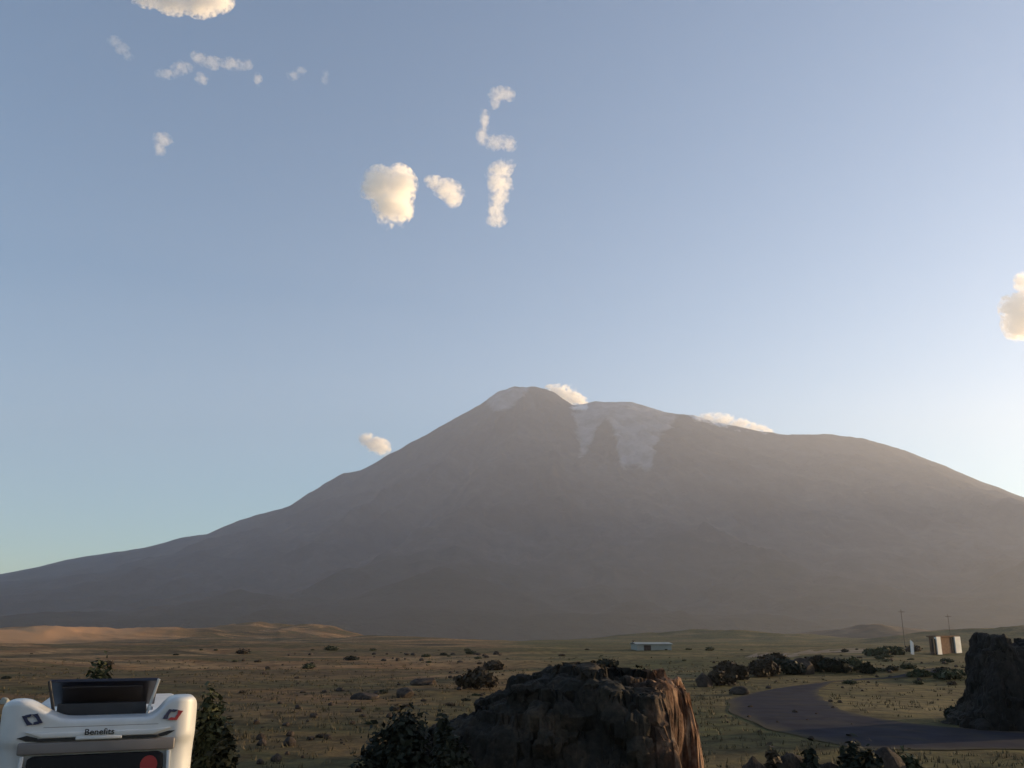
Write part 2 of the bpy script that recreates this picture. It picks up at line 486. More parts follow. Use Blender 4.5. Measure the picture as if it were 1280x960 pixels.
# close the small hole under the photographer
bm = bmesh.new()
ring = [bm.verts.new((0.6 * math.sin(a), 0.6 * math.cos(a), gz1(0.6 * math.sin(a), 0.6 * math.cos(a)))) for a in np.linspace(0, 2 * math.pi, 40, endpoint=False)]
cv = bm.verts.new((0, 0, gz1(0, 0)))
for i in range(40): bm.faces.new((ring[(i + 1) % 40], ring[i], cv))
tag(bm_obj('ground', bm, M['ground']), kind='structure')

# ------------------------------------------------------------------ mountain
PROF = [(-1400, 800), (-900, 785), (-500, 768), (-250, 750), (-100, 733), (0, 718), (50, 708), (100, 696), (180, 685), (230, 671), (260, 667), (300, 650), (360, 633),
        (400, 608), (430, 591), (450, 588), (500, 561), (550, 533), (600, 506), (622, 489), (645, 483), (668, 483), (682, 485), (692, 490), (704, 499), (716, 506), (730, 505), (745, 501),
        (790, 503), (830, 514), (868, 519), (885, 524), (910, 530), (950, 538), (985, 543), (1040, 542), (1080, 548), (1130, 562), (1180, 582),
        (1230, 603), (1280, 622), (1400, 662), (1600, 715), (1900, 765), (2400, 800)]
YR = 10000.0
pp = [at_depth(a, b, YR) for a, b in PROF]
PX_ = np.array([p.x for p in pp]); PZ_ = np.array([p.z for p in pp])
def Hs(x):
    return np.interp(x, PX_, PZ_)
peak = at_depth(655, 483, YR)
xs = np.concatenate([np.arange(-12500, -2500, 90), np.arange(-2500, 4500, 24), np.arange(4500, 12501, 90)])
ys = np.concatenate([np.arange(3000, 8000, 55), np.arange(8000, 10300, 24), np.arange(10300, 12700, 100)])
MX, MY = np.meshgrid(xs, ys)
t = np.clip((YR - MY) / 6800.0, -1, 1)
tb = np.clip((MY - YR) / 5200.0, 0, 1)
wx = MX + 420 * fbm(MX / 1500.0, MY / 1500.0, 31, 5) * sstep(0, 0.25, t)
H = Hs(wx)
fr = np.where(t >= 0, (1 - np.clip(t, 0, 1)) ** 1.75, (1 - tb) ** 1.4)
h = H * fr
th = np.arctan2(MX - peak.x, (YR + 300) - MY)
rr = np.hypot(MX - peak.x, MY - YR)
gul = ridged(th * 7 + 0.5 * fbm(MX / 900.0, MY / 900.0, 41, 4), rr / 2600.0, 51, 5)
h = h + (gul - 0.62) * 760 * np.clip(t, 0, 1) ** 0.7 * (1 - np.clip(t, 0, 1)) * np.clip(H / 1500.0, 0.1, 1.4)
h = h + fbm(MX / 320.0, MY / 320.0, 61, 5) * 70 * np.clip(H / 1500.0, 0.15, 1) * sstep(0, 0.04, np.abs(t))
# foothills in front
def foothill(px, py, Y, sx, sy, seed):
    p = at_depth(px, py, Y)
    e = np.exp(-(np.hypot((MX - p.x + 0.25 * sx * fbm(MX / 500.0, MY / 500.0, seed + 7, 4)) / sx, (MY - p.y) / sy)) ** 1.3)
    return p.z * 1.06 * e * (0.8 + 0.35 * ridged(MX / 520.0, MY / 900.0, seed, 5)) - 15
for a in ((555, 708, 4500, 520, 620, 71), (650, 760, 4200, 330, 420, 72), (300, 735, 4600, 520, 600, 73), (1080, 735, 4700, 560, 600, 74), (1300, 700, 4900, 620, 700, 75)):
    fh = foothill(*a)
    k = 30.0
    h = np.logaddexp(h / k, fh / k) * k
# unseen peak, added out of frame on the right to shade the lower haze
zmax = CAM_Z + (Hs(MX * YR / MY) - CAM_Z) * MY / YR
crag = fbm(MX / 130.0, MY / 400.0, 81, 4) * 14 * np.clip(H / 1500.0, 0.2, 1)
h = np.where(MY < YR, np.minimum(h, zmax - 0.02 * (YR - MY)), np.minimum(h, zmax)) + crag
d2 = np.hypot((MX - 8900) / 3300.0, (MY - 8300) / 3300.0)
h = np.maximum(h, 2250 * np.clip(1 - d2, 0, 1) ** 1.25 * (0.94 + 0.12 * fbm(MX / 700.0, MY / 700.0, 83, 5)))
edge = sstep(3000, 3500, MY) * sstep(12600, 11600, MY) * sstep(12500, 11900, np.abs(MX))
h = h * edge - 70 * (1 - edge)
me = np_mesh('mountain', np.stack([MX, MY, h], -1).reshape(-1, 3), grid_faces(len(ys), len(xs)))
SNOW = [
    [(606, 506), (628, 484), (660, 482), (655, 494), (640, 512), (622, 516)],
    [(714, 503), (738, 497), (790, 499), (802, 505), (850, 514), (842, 530), (826, 545), (812, 588), (798, 582), (776, 585), (770, 546), (757, 520), (744, 540), (735, 562), (726, 582), (721, 545)],
    [(826, 508), (905, 514), (962, 530), (980, 542), (930, 537), (875, 526)],
]
def in_poly(x, y, poly):
    ins = np.zeros(x.shape, bool)
    n = len(poly)
    for i in range(n):
        x0, y0 = poly[i]; x1, y1 = poly[(i + 1) % n]
        c = ((y0 > y) != (y1 > y)) & (x < (x1 - x0) * (y - y0) / (y1 - y0 + 1e-9) + x0)
        ins ^= c
    return ins
QX, QY = project(MX, MY, h)
sn = np.zeros(MX.shape)
for k in range(6):
    jx = fbm(MX / 160.0, MY / 160.0, 90 + k, 4) * 9; jy = fbm(MX / 160.0, MY / 160.0, 100 + k, 4) * 9
    hit = np.zeros(MX.shape, bool)
    for pl in SNOW: hit |= in_poly(QX + jx, QY + jy, pl)
    sn += hit / 6.0
sn[(MY < 7800) | (MY > 11500)] = 0
sunlit_snow = sstep(0, 1, (in_poly(QX, QY, [(676, 474), (735, 474), (735, 512), (676, 512)]) | in_poly(QX, QY, [(862, 500), (990, 515), (990, 550), (862, 532)])).astype(float))  # zones whose snow is painted as sunlit
fa = me.attributes.new('sunlit_snow', 'FLOAT', 'POINT'); fa.data.foreach_set('value', sunlit_snow.astype(np.float32).ravel())
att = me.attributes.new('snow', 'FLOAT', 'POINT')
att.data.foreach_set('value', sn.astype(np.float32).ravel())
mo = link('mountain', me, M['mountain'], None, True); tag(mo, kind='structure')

# ------------------------------------------------------------------ road and track
def ribbon(name, pairs, mat, lift, nacross=14, sub=12):
    pts = [(on_ground(*a), on_ground(*b)) for a, b in pairs]
    def cr(P, i, s):
        p0 = P[max(i - 1, 0)]; p1 = P[i]; p2 = P[min(i + 1, len(P) - 1)]; p3 = P[min(i + 2, len(P) - 1)]
        return 0.5 * ((2 * p1) + (p2 - p0) * s + (2 * p0 - 5 * p1 + 4 * p2 - p3) * s * s + (3 * p1 - p0 - 3 * p2 + p3) * s ** 3)
    Lp = [p[0] for p in pts]; Rp = [p[1] for p in pts]
    rows = []
    for i in range(len(pts) - 1):
        for k in range(sub):
            rows.append((cr(Lp, i, k / sub), cr(Rp, i, k / sub)))
    A_ = np.array([r_[0][:] for r_ in rows]); B_ = np.array([r_[1][:] for r_ in rows])
    tt = np.linspace(0, 1, nacross + 1)[None, :, None]
    Vp = A_[:, None, :] * (1 - tt) + B_[:, None, :] * tt
    e = fbm(Vp[..., 0] / 3.0, Vp[..., 1] / 3.0, 7, 3) * 0.35
    vx = Vp[..., 0] + e; vy = Vp[..., 1] + e
    V = np.stack([vx, vy, gz(vx, vy) + lift], -1).reshape(-1, 3)
    me = np_mesh(name, np.array(V), grid_faces(len(rows), nacross + 1))
    sh = np.zeros((len(rows), nacross + 1), np.float32); wv = vnoise(np.arange(len(rows)) / 2.5, np.zeros(len(rows)), 12)
    sh[:, 0] = sh[:, -1] = 1.0; sh[:, 1] = 0.55 * wv; sh[:, -2] = 0.55 * wv[::-1]
    sa = me.attributes.new('shoulder', 'FLOAT', 'POINT'); sa.data.foreach_set('value', sh.ravel())
    o = link(name, me, mat, None, True); tag(o, kind='structure')
    return o
ribbon('road', [((1500, 955), (1500, 930)), ((1400, 948), (1400, 926)), ((1280, 938), (1280, 916)), ((1180, 938), (1165, 908)), ((1090, 936), (1095, 898)), ((1020, 925), (1052, 887)),
                ((955, 908), (1030, 875)), ((912, 889), (1024, 866)), ((918, 873), (1030, 858)), ((960, 863), (1050, 852)), ((1010, 856), (1085, 848)), ((1070, 850), (1140, 843)), ((1180, 842), (1240, 836))],
       M['asphalt'], 0.025)
ribbon('dirt_track', [((930, 826), (935, 821)), ((1000, 820), (1000, 815)), ((1050, 816), (1050, 811.5)), ((1095, 815), (1095, 811.5))], M['dust'], 0.06, 5, 10)

# ------------------------------------------------------------------ camper
def make_camper():
    cam_p = at_depth(124, 920, 10.9)
    yaw = math.atan2(-cam_p.x, cam_p.y) - R(1.5)
    root = empty('camper', (cam_p.x, cam_p.y, gz1(cam_p.x, cam_p.y)), yaw)
    tag(root, 'white camper van seen from behind with a tilted solar panel on its roof', 'camper')
    # living box
    bm = bmesh.new()
    bm_box(bm, 0, 3.0, 1.68, 2.16, 5.2, 2.36, 0.10)
    bm_obj('body', bm, M['gel'], root, True)
    # moulded rear cap with two raised ears and a sunken middle
    lo = 0.42
    top = [(-1.13, 3.03), (-1.115, 3.09), (-1.08, 3.125), (-1.02, 3.14), (-0.88, 3.14), (-0.80, 3.115), (-0.52, 2.965), (-0.40, 2.93), (0.58, 2.93), (0.63, 2.95), (0.73, 3.09), (0.79, 3.135), (0.90, 3.145), (1.03, 3.145), (1.08, 3.13), (1.115, 3.09), (1.13, 3.03)]
    cx = 1.13 * np.sin(np.linspace(-math.pi / 2, math.pi / 2, 90))
    ztop = np.interp(cx, [p[0] for p in top], [p[1] for p in top])
    ztop = np.convolve(np.pad(ztop, 2, mode='edge'), np.ones(5) / 5, 'valid')
    sv = np.sin(np.linspace(0, math.pi / 2, 60))
    Xc = np.tile(cx, (60, 1)); Zc = lo + sv[:, None] * (ztop - lo)[None, :]
    kk = np.clip((np.abs(Xc) - 0.87) / 0.26, 0, 1)
    dt = np.clip(0.05 - (ztop[None, :] - Zc), 0, 0.05)
    Yc = 0.30 * (1 - np.sqrt(np.clip(1 - kk ** 2, 0, 1))) + (0.05 - np.sqrt(0.05 ** 2 - dt ** 2))
    Xc = Xc * np.interp(Zc, [lo, 1.2, 2.5, 2.75, 3.2], [0.96, 0.985, 0.99, 1.0, 1.0])
    Yc = Yc + np.interp(Zc, [lo, 2.45, 2.62, 2.70, 3.2], [0.06, 0.06, 0.05, 0.0, 0.02])
    rowsX = np.vstack([Xc, Xc[-1:], Xc[:1]]); rowsZ = np.vstack([Zc, Zc[-1:], Zc[:1]]); rowsY = np.vstack([np.minimum(Yc, 0.5), np.full((1, 90), 0.56), np.full((1, 90), 0.56)])
    rowsX = np.vstack([rowsX[-1:], rowsX[:-1]]); rowsZ = np.vstack([rowsZ[-1:], rowsZ[:-1]]); rowsY = np.vstack([rowsY[-1:], rowsY[:-1]])
    cme = np_mesh('rear_cap', np.stack([rowsX, rowsY, rowsZ], -1).reshape(-1, 3), grid_faces(62, 90))
    cap = link('rear_cap', cme, M['gel'], root, True); cme.set_sharp_from_angle(angle=R(50))
    # cab over nose and driver cab
    bm = bmesh.new()
    side = [(5.5, 0.5), (7.3, 0.5), (7.35, 1.1), (6.6, 1.35), (5.95, 2.05), (6.4, 2.35), (6.25, 2.8), (5.5, 2.86)]
    v0 = [bm.verts.new((-1.0, y, z)) for y, z in side]; v1 = [bm.verts.new((1.0, y, z)) for y, z in side]
    n = len(side); fs = [bm.faces.new(v0), bm.faces.new(v1[::-1])]
    for i in range(n): fs.append(bm.faces.new((v0[i], v1[i], v1[(i + 1) % n], v0[(i + 1) % n])))
    bmesh.ops.recalc_face_normals(bm, faces=fs)
    bmesh.ops.bevel(bm, geom=list({e for f in fs for e in f.edges}), offset=0.09, segments=3, affect='EDGES')
    bm_obj('cab', bm, M['gel'], root, True)
    # spoiler lip across the rear, its dark groove and the lamp plate
    bm = bmesh.new()
    bm_prism(bm, [(-0.62, 2.745), (0.62, 2.745), (0.82, 2.815), (0.60, 2.80), (-0.60, 2.80), (-0.82, 2.815)], -0.05, 0.05, 0.008, 2)
    bm_obj('spoiler_lip', bm, M['gel'], root, True)
    bm = bmesh.new()
    bm_box(bm, 0, -0.004, 2.722, 1.36, 0.06, 0.03, 0.006)
    bm_prism(bm, [(0.66, 2.705), (0.78, 2.725), (0.87, 2.775), (0.80, 2.775), (0.68, 2.745)], -0.012, 0.1, 0)
    bm_prism(bm, [(-0.66, 2.705), (-0.68, 2.745), (-0.80, 2.775), (-0.90, 2.75), (-0.80, 2.715)], -0.012, 0.1, 0)
    bm_obj('groove', bm, M['black'], root)
    bm = bmesh.new(); bm_box(bm, 0, 0.0, 2.635, 1.76, 0.055, 0.13, 0.02)
    bm_obj('window_header', bm, M['gel_grey'], root, True)
    bm = bmesh.new(); bm_box(bm, 0.0, -0.045, 2.733, 0.52, 0.03, 0.04, 0.012)
    bm_obj('brake_lamp', bm, M['gel'], root, True)
    bm = bmesh.new(); bm_box(bm, 0.02, 0.012, 2.852, 1.3, 0.012, 0.012, 0.003); bm_obj('seam', bm, M['gel_grey'], root)
    # maker's lettering
    cu = bpy.data.curves.new('lettering', 'FONT'); cu.body = 'Benefits'; cu.size = 0.115; cu.align_x = 'CENTER'; cu.extrude = 0.004; cu.offset = 0.0012
    tmp = bpy.data.objects.new('tmp', cu); COL.objects.link(tmp)
    dg = bpy.context.evaluated_depsgraph_get()
    tm = bpy.data.meshes.new_from_object(tmp.evaluated_get(dg))
    bpy.data.objects.remove(tmp)
    tm.transform(Matrix.Translation((0.0, -0.058, 2.766)) @ Matrix.Rotation(R(90), 4, 'X') @ Matrix.Diagonal((0.92, 0.8, 1, 1)))
    link('lettering', tm, M['black'], root)
    # two slanted emblems: dark broken frame round a white cross
    def emblem(cx, cz, sgn, second):
        e = empty('emblem', (cx, 0.0, cz)); e.parent = root
        off = 0.30 * (1 - math.sqrt(1 - ((abs(cx) - 0.87) / 0.26) ** 2)) + 0.004 if abs(cx) > 0.87 else 0.0
        e.location.y = off - 0.012; e.rotation_euler = (0, R(8 * sgn), sgn * R(5))
        def part(polys, mat, name):
            bm = bmesh.new()
            for pl in polys: bm_prism(bm, pl, -0.004, 0.02)
            bm_obj(name, bm, mat, e)
        a = 0.085; s = 0.03 * sgn
        def sk(p): return [(x + s * z / 0.06, z) for x, z in p]
        part([sk([(-a, -0.055), (-0.025, -0.055), (-0.045, -0.01), (-0.045, 0.055), (-a, 0.055)]), sk([(-0.045, 0.03), (0.0, 0.03), (0.02, 0.06), (-0.045, 0.06)])], M['navy'], 'emblem_half')
        part([sk([(a, 0.055), (0.025, 0.055), (0.045, 0.01), (0.045, -0.055), (a, -0.055)]), sk([(0.045, -0.03), (0.0, -0.03), (-0.02, -0.06), (0.045, -0.06)])], second, 'emblem_half')
    emblem(-0.76, 2.945, -1, M['navy'])
    emblem(0.83, 2.95, 1, M['red'])
    # rear window in its frame, with a red disc on its face
    bm = bmesh.new(); bm_prism(bm, [(-0.80, 1.75), (0.80, 1.75), (0.76, 2.525), (0.70, 2.555), (-0.70, 2.555), (-0.76, 2.525)], -0.03, 0.03, 0.015, 2)
    win = bm_obj('rear_window', bm, M['glass'], root, True)
    bm = bmesh.new(); bm_tube(bm, (0.60, -0.036, 2.415), (0.60, -0.026, 2.415), 0.10, seg=24)
    bm_obj('mark', bm, M['red'], win)
    for s in (-1, 1):
        bm = bmesh.new()
        bm_prism(bm, [(s * 0.83, 1.7), (s * 0.87, 1.7), (s * 0.84, 2.56), (s * 0.795, 2.56)], -0.035, 0.06, 0.008, 2)
        bm_obj('window_frame', bm, M['gel'], win, True)
    # lower rear: bumper, lamps, plate, low dark skirt
    bm = bmesh.new(); bm_box(bm, 0, 0.02, 0.55, 2.1, 0.28, 0.24, 0.06); bm_obj('bumper', bm, M['gel_grey'], root, True)
    for s in (-1, 1):
        bm = bmesh.new(); bm_box(bm, s * 0.9, 0.03, 1.1, 0.14, 0.12, 0.5, 0.03); bm_obj('tail_light', bm, M['redlens'], root, True)
    bm = bmesh.new(); bm_box(bm, 0, -0.02, 1.0, 0.52, 0.02, 0.12, 0.005); bm_obj('licence_plate', bm, M['gel'], root)
    # wheels
    for s in (-1, 1):
        for y in (1.6, 6.35):
            e = empty('wheel', (s * 0.92, y, 0.34)); e.parent = root
            bm = bmesh.new(); bm_tube(bm, (-0.12, 0, 0), (0.12, 0, 0), 0.34, seg=28); bm_obj('tyre', bm, M['black'], e, True)
            bm = bmesh.new(); bm_tube(bm, (-0.125, 0, 0), (0.125, 0, 0), 0.2, seg=20); bm_obj('rim', bm, M['alu'], e, True)
    # side windows
    for s in (-1, 1):
        for y in (2.0, 3.9):
            bm = bmesh.new(); bm_box(bm, s * 1.085, y, 2.05, 0.03, 0.95, 0.5, 0.012); bm_obj('side_window', bm, M['glass'], root)
    # roof: vent hatch, dark bar for shade, raised solar panel
    bm = bmesh.new(); bm_box(bm, 0.1, 3.6, 2.93, 0.75, 0.75, 0.14, 0.03); bm_obj('roof_hatch', bm, M['gel'], root, True)
    pan = empty('solar_panel', (-0.02, 0.55, 2.90)); pan.parent = root
    bm = bmesh.new(); bm_box(bm, 0, 0.53, 0, 1.30, 1.06, 0.035, 0.006)
    tilt = Matrix.Translation((0, 0, 0.43)) @ Matrix.Rotation(R(-19), 4, 'X')
    bmesh.ops.transform(bm, matrix=tilt, verts=bm.verts)
    bm_obj('panel', bm, M['panel'], pan)
    bm = bmesh.new(); bm_box(bm, -0.02, 0.5, -0.024, 0.98, 0.62, 0.012); bmesh.ops.transform(bm, matrix=tilt, verts=bm.verts)
    bm_obj('backing_sheet', bm, M['back'], pan)
    bm = bmesh.new(); bm_box(bm, 0, 0.04, 0.07, 1.06, 0.05, 0.19, 0.01)  # dark bar stands in for the shade below the raised panel
    bm_obj('shade_bar', bm, M['black'], pan, True)
    bm = bmesh.new(); bm_box(bm, 0, 0.55, 0.02, 1.10, 1.0, 0.06, 0.01)
    bm_obj('base_frame', bm, M['black'], pan, True)
    for s in (-1, 1):
        bm = bmesh.new(); bm_tube(bm, (s * 0.55, 0.02, 0.03), (s * 0.655, -0.02, 0.43), 0.02, seg=10)
        bm_obj('strut', bm, M['alu'] if s > 0 else M['black'], pan, True)  # right strut bright as if sunlit, left one coloured dark as if shaded
    bm = bmesh.new(); bm_tube(bm, (0.58, 0.0, 0.07), (0.58, 0.0, 0.11), 0.035, seg=12); bm_obj('hinge', bm, M['alu'], pan, True)
    root.scale = (0.935, 1, 1)
    return root
camper = make_camper()

# ------------------------------------------------------------------ rock outcrop in the middle
def make_outcrop(name, label, Y, pr, mat, cut=1.0, deep=1.0):
    Q = Y / 14.0
    P = [at_depth(a, b, Y) for a, b in pr]
    X = np.array([p.x for p in P]) / Q; X0 = (X[0] + X[-1]) / 2 - 0.95; Z = np.array([p.z for p in P])
    nx, ny = 300, 190
    gx = np.linspace(X[0] - 0.1, X[-1] + 0.1, nx); yl = np.linspace(-2.0, 2.4, ny)
    GX, YL = np.meshgrid(gx, yl)
    WX, WY = GX * Q, YL * Q * deep + Y
    wob = fbm(GX / 1.1, YL / 1.1, 201, 5)
    cham = cut * np.clip(0.95 * (0.7 - YL + 0.25 * wob), 0, 0.62)      # the right end is cut back towards the viewer
    jag = 0.26 * wob + 0.16 * (ridged(GX / 0.6, YL / 0.45, 207, 4) - 0.6)
    prof = np.interp(GX + cham * sstep(1.4, 2.4, GX) + jag * np.where(GX > 2.2, 0.4, 1.0) * (1.0 if cut else 0.35), X, Z, left=-0.3, right=-0.3)
    prof = prof + (0.15 if cut else 0.05) * fbm(GX / 0.8, YL / 0.8, 208, 5) - 0.10 * sstep(0.5, 0.75, ridged(GX / 1.3, YL / 1.3, 209, 3))
    base = gz(WX, WY) - 0.25
    fr = sstep(-1.5, -0.25, YL + 0.4 * wob) ** 0.8
    bk = 1 - sstep(1.2, 2.3, YL + 0.3 * wob)
    z = base + (prof - base) * np.clip(fr * bk, 0, 1)
    z = z + 0.10 * fbm(GX / 0.5, YL / 0.5, 202, 5) + 0.06 * (ridged(GX / 0.35, YL / 0.8, 203, 4) - 0.6)
    zl = z + 0.15 * wob + 0.1 * GX; ledge = np.round(zl / 0.5) * 0.5 - (zl - z)
    z = np.maximum(z * 0.62 + ledge * 0.38, base)
    V = np.stack([WX, WY, z], -1).reshape(-1, 3)
    gzx = np.gradient(z, axis=1) / ((gx[1] - gx[0]) * Q); gzy = np.gradient(z, axis=0) / ((yl[1] - yl[0]) * Q * deep)
    nn = np.stack([-gzx, -gzy, np.ones_like(z)], -1).reshape(-1, 3); nn /= np.linalg.norm(nn, axis=1)[:, None]
    V = V + nn * (0.18 * n3(V * 1.2, 205) + 0.05 * n3(V * 3.6, 206) + 0.03 * n3(V * 10.0, 210))[:, None]
    # broken into angular blocks with cracks between them
    rb = np.random.default_rng(211)
    lo_, hi_ = V.min(0), V.max(0)
    for ncell, amp, crk in ((110, 0.13, 0.045), (520, 0.06, 0.035)):
        C = lo_ + rb.random((ncell, 3)) * (hi_ - lo_); off = rb.normal(size=ncell); tl = rb.normal(size=(ncell, 3)) * 0.5
        Vw = V + 0.12 * np.stack([n3(V * 2.0, 212), n3(V * 2.0 + 5, 213), n3(V * 2.0 + 9, 214)], -1)
        D = np.empty(len(V)); 
        for c0 in range(0, len(V), 4000):
            d2 = ((Vw[c0:c0 + 4000, None, :] - C[None]) ** 2).sum(-1)
            pt = np.argpartition(d2, 1, axis=1)[:, :2]
            da = np.sqrt(np.take_along_axis(d2, pt, 1)); o2 = np.argsort(da, axis=1); pt = np.take_along_axis(pt, o2, 1); da = np.take_along_axis(da, o2, 1)
            i1 = pt[:, 0]; edge_ = da[:, 1] - da[:, 0]
            size = ((hi_ - lo_).prod() / ncell) ** (1 / 3)
            D[c0:c0 + 4000] = amp * (off[i1] * 0.6 + ((Vw[c0:c0 + 4000] - C[i1]) * tl[i1]).sum(-1) / size) - crk * np.exp(-(edge_ / (0.07 * size + 0.02)) ** 2)
        V = V + nn * D[:, None]
    org = np.array([V[:, 0].mean(), Y, gz1(V[:, 0].mean(), Y)])
    me = np_mesh(name, V - org, grid_faces(ny, nx))
    o = link(name, me, mat, None, True)
    me.set_sharp_from_angle(angle=R(38))
    o.location = org
    tag(o, label, 'rock')
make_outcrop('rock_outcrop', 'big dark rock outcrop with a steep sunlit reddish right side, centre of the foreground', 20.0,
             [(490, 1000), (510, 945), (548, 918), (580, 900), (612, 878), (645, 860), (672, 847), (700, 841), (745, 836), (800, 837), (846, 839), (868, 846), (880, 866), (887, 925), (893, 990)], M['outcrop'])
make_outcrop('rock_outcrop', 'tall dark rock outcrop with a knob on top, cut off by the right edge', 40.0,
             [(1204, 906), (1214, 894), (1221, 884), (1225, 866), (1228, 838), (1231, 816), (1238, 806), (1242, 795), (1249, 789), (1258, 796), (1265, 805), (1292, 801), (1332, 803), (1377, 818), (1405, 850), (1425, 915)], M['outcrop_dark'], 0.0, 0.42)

# ------------------------------------------------------------------ plants
rng = np.random.default_rng(5)
def leaf_cloud(n, blobs, size, seed, shell=0.55, up=0.3):
    r = np.random.default_rng(seed)
    vol = np.array([b[3] * b[4] * b[5] for b in blobs]); vol = vol ** 0.7; vol /= vol.sum()
    idx = r.choice(len(blobs), n, p=vol)
    B = np.array(blobs)[idx]
    d = r.normal(size=(n, 3)); d /= np.linalg.norm(d, axis=1)[:, None]
    rad = (shell + (1 - shell) * r.random(n)) * (0.82 + 0.36 * r.random(n) ** 2)
    C = B[:, :3] + d * rad[:, None] * B[:, 3:6]
    C[:, 2] = np.maximum(C[:, 2], 0.03)
    nrm = d + r.normal(size=(n, 3)) * 0.6 + np.array([0, 0, up]); nrm /= np.linalg.norm(nrm, axis=1)[:, None]
    a = np.cross(nrm, r.normal(size=(n, 3))); a /= np.linalg.norm(a, axis=1)[:, None]
    b = np.cross(nrm, a)
    s = size * (0.6 + 0.8 * r.random(n))[:, None]
    a = a * s; b = b * s * 0.6
    V = np.stack([C - a, C + b * 0.9 - a * 0.1, C + a, C - b * 0.9 + a * 0.1], 1).reshape(-1, 3)
    F = np.arange(4 * n).reshape(-1, 4)
    return V, F
def limbs(name, segs, mat, parent):
    bm = bmesh.new()
    for a, b, r0, r1 in segs: bm_tube(bm, a, b, r0, r1, 7)
    return bm_obj(name, bm, mat, parent, True)
def shrub(name, loc, w, h, d, mat, seed, n, label, cat, group=None, leaf=0.05, lumps=7):
    r = np.random.default_rng(seed)
    root = empty(name, loc); tag(root, label, cat, group)
    blobs = [(0, 0, 0.5 * h, 0.6 * w, 0.6 * d, 0.48 * h)]
    for k in range(lumps):
        a = r.random() * 6.28; q = r.random() ** 0.5 * 0.62
        s = 0.30 + 0.2 * r.random()
        hz = h * (0.66 - 0.75 * q * q + 0.1 * r.normal())
        hz = max(hz, 0.15 * h)
        blobs.append((q * w * math.cos(a), q * d * math.sin(a), hz, s * w, s * d, max(min(hz, 0.34 * h), 0.05)))
    kz = h / max(b[2] + 0.85 * b[5] for b in blobs); kx = w / max(abs(b[0]) + 0.85 * b[3] for b in blobs)
    blobs = [(b[0] * kx, b[1] * kx, b[2] * kz, b[3] * kx, b[4] * kx, b[5] * kz) for b in blobs]
    V, F = leaf_cloud(n, blobs, leaf, seed + 1, 0.3)
    link('foliage', np_mesh('foliage', V, F), mat, root)
    segs = []
    for b in blobs:
        segs.append(((0.05 * w * r.normal(), 0.05 * d * r.normal(), -0.05), (b[0], b[1], b[2]), 0.03 * h + 0.005, 0.012))
    limbs('stem', segs, M['bark'], root)
    return root

def place_shrub(px, py, wpx, hpx, mat, seed, label, name='shrub', cat='shrub', n=2500, dY=None, group=None):
    p = on_ground(px, py) if dY is None else None
    if dY is not None:
        q = at_depth(px, py, dY); p = Vector((q.x, dY, gz1(q.x, dY)))
        hpx_extra = (q.z - p.z)
    k = math.hypot(p.y, p.x * 0) / 1140.0
    w = wpx * k / 2
    return shrub(name, p, w, hpx * k if dY is None else hpx_extra, w * 0.9, M[mat], seed, n, label, cat, group, leaf=max(0.075, 0.0032 * p.y))
# dY form: (px, py) is the top of a shrub whose foot is out of frame
place_shrub(268, 868, 62, 0, 'leaf_olive', 301, 'tall dark green bush right behind the white camper', dY=17, n=9000)
place_shrub(286, 905, 40, 0, 'leaf_dark', 302, 'smaller dark bush low against the right side of the white camper', dY=15, n=5000)
place_shrub(120, 826, 66, 0, 'leaf_olive', 303, 'dark bush showing above the raised roof panel of the camper', dY=21, n=8000)
place_shrub(505, 884, 120, 0, 'leaf_dark', 304, 'wide dark bush at the left foot of the big rock outcrop', dY=19, n=7000)
place_shrub(560, 895, 60, 0, 'leaf_dark', 305, 'dark bush overlapping the left slope of the big rock outcrop', dY=17.5, n=9000)
place_shrub(2, 900, 40, 0, 'leaf_dark', 311, 'dark bush at the left edge behind the camper', dY=19, n=7000)
place_shrub(968, 940, 42, 0, 'leaf_brown', 306, 'small brownish bush at the bottom edge below the road bend', dY=18, n=5000)
place_shrub(1012, 934, 46, 0, 'leaf_dark', 307, 'dark bush at the bottom edge between the brownish bush and the largest round bush', dY=17.5, n=5000)
place_shrub(1068, 930, 62, 0, 'leaf_dark', 308, 'largest round dark bush at the bottom edge below the road', dY=17, n=7000)
place_shrub(1130, 940, 56, 0, 'leaf_olive', 309, 'low olive bush at the bottom edge, rightmost below the road', dY=18, n=5000)
place_shrub(800, 836, 120, 0, 'leaf_dark', 310, 'dark bushy top just behind the flat crest of the rock outcrop', dY=26, n=6000)

place_shrub(1203, 899, 44, 14, 'leaf_dark', 312, 'low dark bush at the left foot of the tall dark rock on the right', n=3000)
